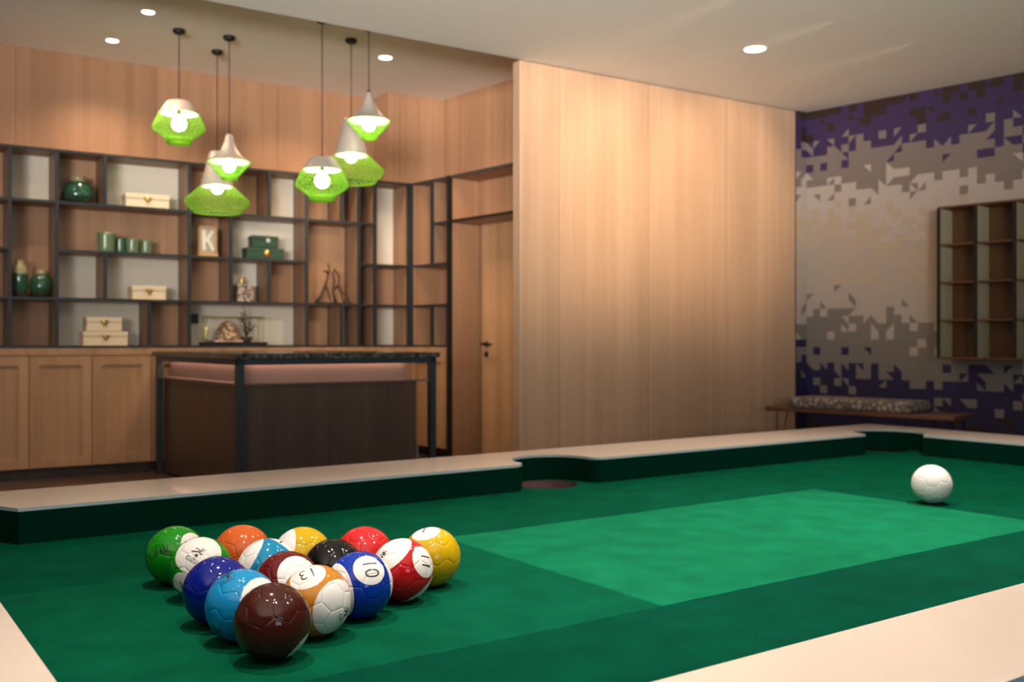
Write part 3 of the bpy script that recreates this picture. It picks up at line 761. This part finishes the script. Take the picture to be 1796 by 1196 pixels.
def stamp(tris, c, ex, ey, off=.00035):
    """2-D triangles wrapped on the ball round direction c"""
    vs = []
    bm = bmesh.new()
    for t_ in tris:
        q = [bm.verts.new((p[0], p[1], 0)) for p in t_]
        try: bm.faces.new(q)
        except ValueError: pass
    bmesh.ops.triangulate(bm, faces=bm.faces)
    for _ in range(6):
        e = [x for x in bm.edges if x.calc_length() > .006]
        if not e: break
        bmesh.ops.subdivide_edges(bm, edges=e, cuts=1); bmesh.ops.triangulate(bm, faces=bm.faces)
    bm.verts.index_update()
    for v in bm.verts: vs.append(tuple((c * R + ex * v.co.x + ey * v.co.y).normalized() * (R + off)))
    fs = [tuple(v.index for v in f.verts) for f in bm.faces]; bm.free(); return vs, fs
def text_tris(s, size, bold=0.0, sx=1.0):
    cu = bpy.data.curves.new('t', 'FONT'); cu.body = s; cu.size = size; cu.align_x = 'CENTER'; cu.align_y = 'CENTER'; cu.offset = bold
    cu.resolution_u = 4
    o = bpy.data.objects.new('t', cu); COL.objects.link(o)
    dg = bpy.context.evaluated_depsgraph_get(); me = bpy.data.meshes.new_from_object(o.evaluated_get(dg))
    T = [[(me.vertices[i].co.x * sx, me.vertices[i].co.y) for i in p.vertices] for p in me.polygons]
    bpy.data.objects.remove(o); bpy.data.curves.remove(cu); bpy.data.meshes.remove(me); return T
def stroke(pts, w0, w1=None):
    T = []; w1 = w0 if w1 is None else w1; n_ = len(pts) - 1
    for i in range(n_):
        p, q = Vector(pts[i]), Vector(pts[i + 1]); d_ = (q - p).normalized(); nn = Vector((-d_.y, d_.x))
        a_ = w0 + (w1 - w0) * i / n_; c2 = w0 + (w1 - w0) * (i + 1) / n_
        T.append([tuple(p - nn * a_ / 2), tuple(q - nn * c2 / 2), tuple(q + nn * c2 / 2), tuple(p + nn * a_ / 2)])
    return T
def disc(c, r, n_=10): return [[(c[0] + r * math.cos(2 * PI * i / n_), c[1] + r * math.sin(2 * PI * i / n_)) for i in range(n_)]]
def logo(scale=1.0):
    """a leaping kicker over a small football and the word CUZU"""
    k = scale
    T = stroke([(-.013, .016), (-.005, .019), (.004, .023)], .0026, .0042) + stroke([(.004, .023), (.008, .031), (.004, .037)], .0054, .0022)
    T += stroke([(.004, .023), (.011, .019), (.015, .024)], .0046, .0026) + stroke([(-.010, .027), (-.002, .029), (.006, .026)], .0024, .0038)
    T += disc((.012, .034), .0019) + disc((.004, .0125), .0042) + disc((-.0035, .0115), .0012)
    T += [[(x, y - .001) for x, y in t_] for t_ in text_tris('CUZU', .0145, .00022, .80)]
    return [[(x * k, (y - .012) * k) for x, y in t_] for t_ in T]
POS = {'brown': (-0.5786, 2.4058), 'lblue': (-0.6928, 2.5531), 'dblue': (-0.8, 2.705), 'g14': (-0.9298, 2.974), 'green': (-1.0643, 3.1514), 'gold': (-0.5121, 2.5999), 'blue10': (-0.4233, 2.7692), 'red11': (-0.3251, 2.9498), 'yel9': (-0.2535, 3.13), 'orange': (-0.859, 3.1701), 'yellow': (-0.6604, 3.1358), 'red': (-0.4667, 3.1426), 'cyan': (-0.7222, 2.9498), 'maroon': (-0.6259, 2.7714), 'black': (-0.5289, 2.9438), 'cue': (1.988, 4.715)}
def basis(k):
    c = Vector((*POS[k], ZF + R)); w = (Vector((0, 0, CAMH)) - c).normalized()
    r_ = Vector((0, 0, 1)).cross(w).normalized(); return r_, w.cross(r_), w
def off(k, a, b, behind=False):
    r_, u_, w = basis(k); q = a * a + b * b
    if q > .999: return (r_ * a + u_ * b).normalized()
    return (r_ * a + u_ * b + w * (math.sqrt(1 - q) * (-1 if behind else 1))).normalized()
def paint_mat(name, base, white, circles, accent=(.60, .575, .56)):
    base = tuple(c * .62 for c in base)
    m = mat(name, base, .08, spec=.36)
    tc = nd(m, 'ShaderNodeTexCoord').outputs['Object']; nv = nd(m, 'ShaderNodeVectorMath', operation='NORMALIZE'); lk(m, tc, nv.inputs[0])
    fac = None
    for c, ang in circles:
        dp = nd(m, 'ShaderNodeVectorMath', operation='DOT_PRODUCT'); lk(m, nv.outputs[0], dp.inputs[0]); dp.inputs[1].default_value = tuple(c)
        g_ = math_n(m, 'GREATER_THAN', dp.outputs['Value'], math.cos(math.radians(ang)))
        fac = g_ if fac is None else math_n(m, 'MAXIMUM', fac, g_)
    if fac is not None: lk(m, mix_n(m, fac, base, accent), bsdf(m).inputs['Base Color'])
    return m
def ball(k, color, circles, marks, label, rot):
    name = 'ball_paint'; mn = name + '_' + k
    paint_mat(mn, color, None, circles)
    Rm = np.array(Matrix.Rotation(rot[0], 3, 'X') @ Matrix.Rotation(rot[1], 3, 'Y') @ Matrix.Rotation(rot[2], 3, 'Z'))
    V = (BASE @ Rm.T).tolist(); F_ = list(BF); mi = [0] * len(F_)
    for T, c, xd in marks:
        ex = (xd - c * xd.dot(c)).normalized(); ey = c.cross(ex)
        vs, fs = stamp(T, c, ex, ey); b0 = len(V); V += vs; F_ += [tuple(b0 + i for i in f) for f in fs]; mi += [1] * len(fs)
    me = bpy.data.meshes.new('ball'); me.from_pydata(V, [], F_); me.materials.append(MATS[mn]); me.materials.append(MATS['ink'])
    me.polygons.foreach_set('material_index', mi); me.polygons.foreach_set('use_smooth', [True] * len(F_)); me.update()
    o = bpy.data.objects.new('pool_football', me); COL.objects.link(o); o.location = (*POS[k], ZF + R)
    return tag(o, label, 'ball', 'football-sized pool balls on the table')
def mk(k, T, a, b, dx, dy):
    """marking centred at (a,b) of the visible disc, reading towards (dx,dy)"""
    c = off(k, a, b); r_, u_, w = basis(k); return (T, c, r_ * dx + u_ * dy)
NUM = .062
def num(s, size=NUM): return text_tris(s, size, -.0006, .92)
LG = logo(1.3)
ball('brown', (.060, .010, .006), [(off('brown', .73, -.72), 27)], [], 'dark brown glossy ball at the front corner of the rack', (.3, .5, .2))
ball('lblue', (.008, .29, .64), [(off('lblue', .68, .0), 46)], [mk('lblue', LG, -.42, .78, .9, .3), mk('lblue', LG, -.75, -.6, .5, -.8)], 'light blue ball just behind the dark brown one, white patch on its right', (1.1, .2, .7))
ball('dblue', (.002, .012, .24), [], [], 'plain dark blue ball in the left row, behind the light blue one', (.5, 1.3, .1))
ball('g14', (.008, .28, .008), [(off('g14', -.10, .56), 45), (off('g14', -.52, -.52), 26)], [mk('g14', LG, -.18, .42, .78, -.63), mk('g14', num('14', .05), -.47, -.54, .85, .3)], 'white and green ball with the CUZU kicker logo facing up left', (.2, .1, .9))
ball('green', (.008, .30, .008), [(off('green', .62, .30), 29)], [mk('green', LG, -.48, .22, .1, -1)], 'plain green ball at the back left corner of the rack', (.9, .4, .3))
cg = off('gold', .62, -.08); gg = off('gold', -.26, .76); cg = (cg - gg * cg.dot(gg)).normalized()
ball('gold', (.62, .24, .02), [(cg, 50), (-cg, 50), (gg, 31)], [mk('gold', num('13', .056), -.24, .77, -.9, -.42), (logo(1.05), off('gold', .78, -.42), basis('gold')[0] * .75 - basis('gold')[1] * .66)], 'golden brown and white striped ball marked 13', (.7, .9, 1.3))
g = off('blue10', .30, .47); a_ = off('blue10', -.88, -.2); a_ = (a_ - g * a_.dot(g)).normalized()
ball('blue10', (.006, .04, .42), [(a_, 52), (-a_, 52), (g, 29)], [mk('blue10', num('10', .064), .31, .47, .08, -1)], 'royal blue and white striped ball marked 10', (1.6, .3, .5))
g = off('red11', .76, .27); a_ = off('red11', -.36, .76); a_ = (a_ - g * a_.dot(g)).normalized()
ball('red11', (.55, .008, .014), [(a_, 52), (-a_, 52), (g, 31)], [mk('red11', num('11', .058), .78, .25, .25, .95), mk('red11', logo(.9), -.66, .42, .9, -.4)], 'red and white striped ball marked 11', (.4, 1.9, .8))
ball('yel9', (.68, .44, .004), [(off('yel9', -.21, .88), 29)], [mk('yel9', num('1'), -.24, .90, .8, -.5)], 'yellow ball with a white number spot at the right back corner of the rack', (1.2, .6, .2))
ball('orange', (.72, .13, .02), [], [], 'plain orange ball in the back row, next to the green one', (.1, .7, 1.5))
ball('yellow', (.68, .44, .004), [(off('yellow', -.93, .22), 56), (-off('yellow', -.93, .22), 50)], [], 'yellow ball with white ends in the middle of the back row', (.9, 1.1, .4))
ball('red', (.68, .022, .026), [], [], 'plain red ball in the back row, between a yellow ball and the corner', (1.4, .2, 1.1))
ball('cyan', (.006, .26, .52), [(off('cyan', -.86, .49), 51), (off('cyan', .64, .74, True), 43)], [mk('cyan', num('1', .045), .40, .86, .5, -.8)], 'white ball with a sky blue band inside the rack, left of the black one', (.6, .5, .6))
ball('maroon', (.14, .008, .010), [(off('maroon', .38, .28), 39)], [], 'maroon ball with a white patch inside the rack, behind the one marked 13', (1.0, 1.5, .9))
ball('black', (.004, .003, .003), [], [], 'black ball inside the rack', (.2, 1.2, .3))
ball('cue', (1.0, .98, .97), [], [], 'plain white cue ball standing alone at the far right of the table', (.45, .3, .1))
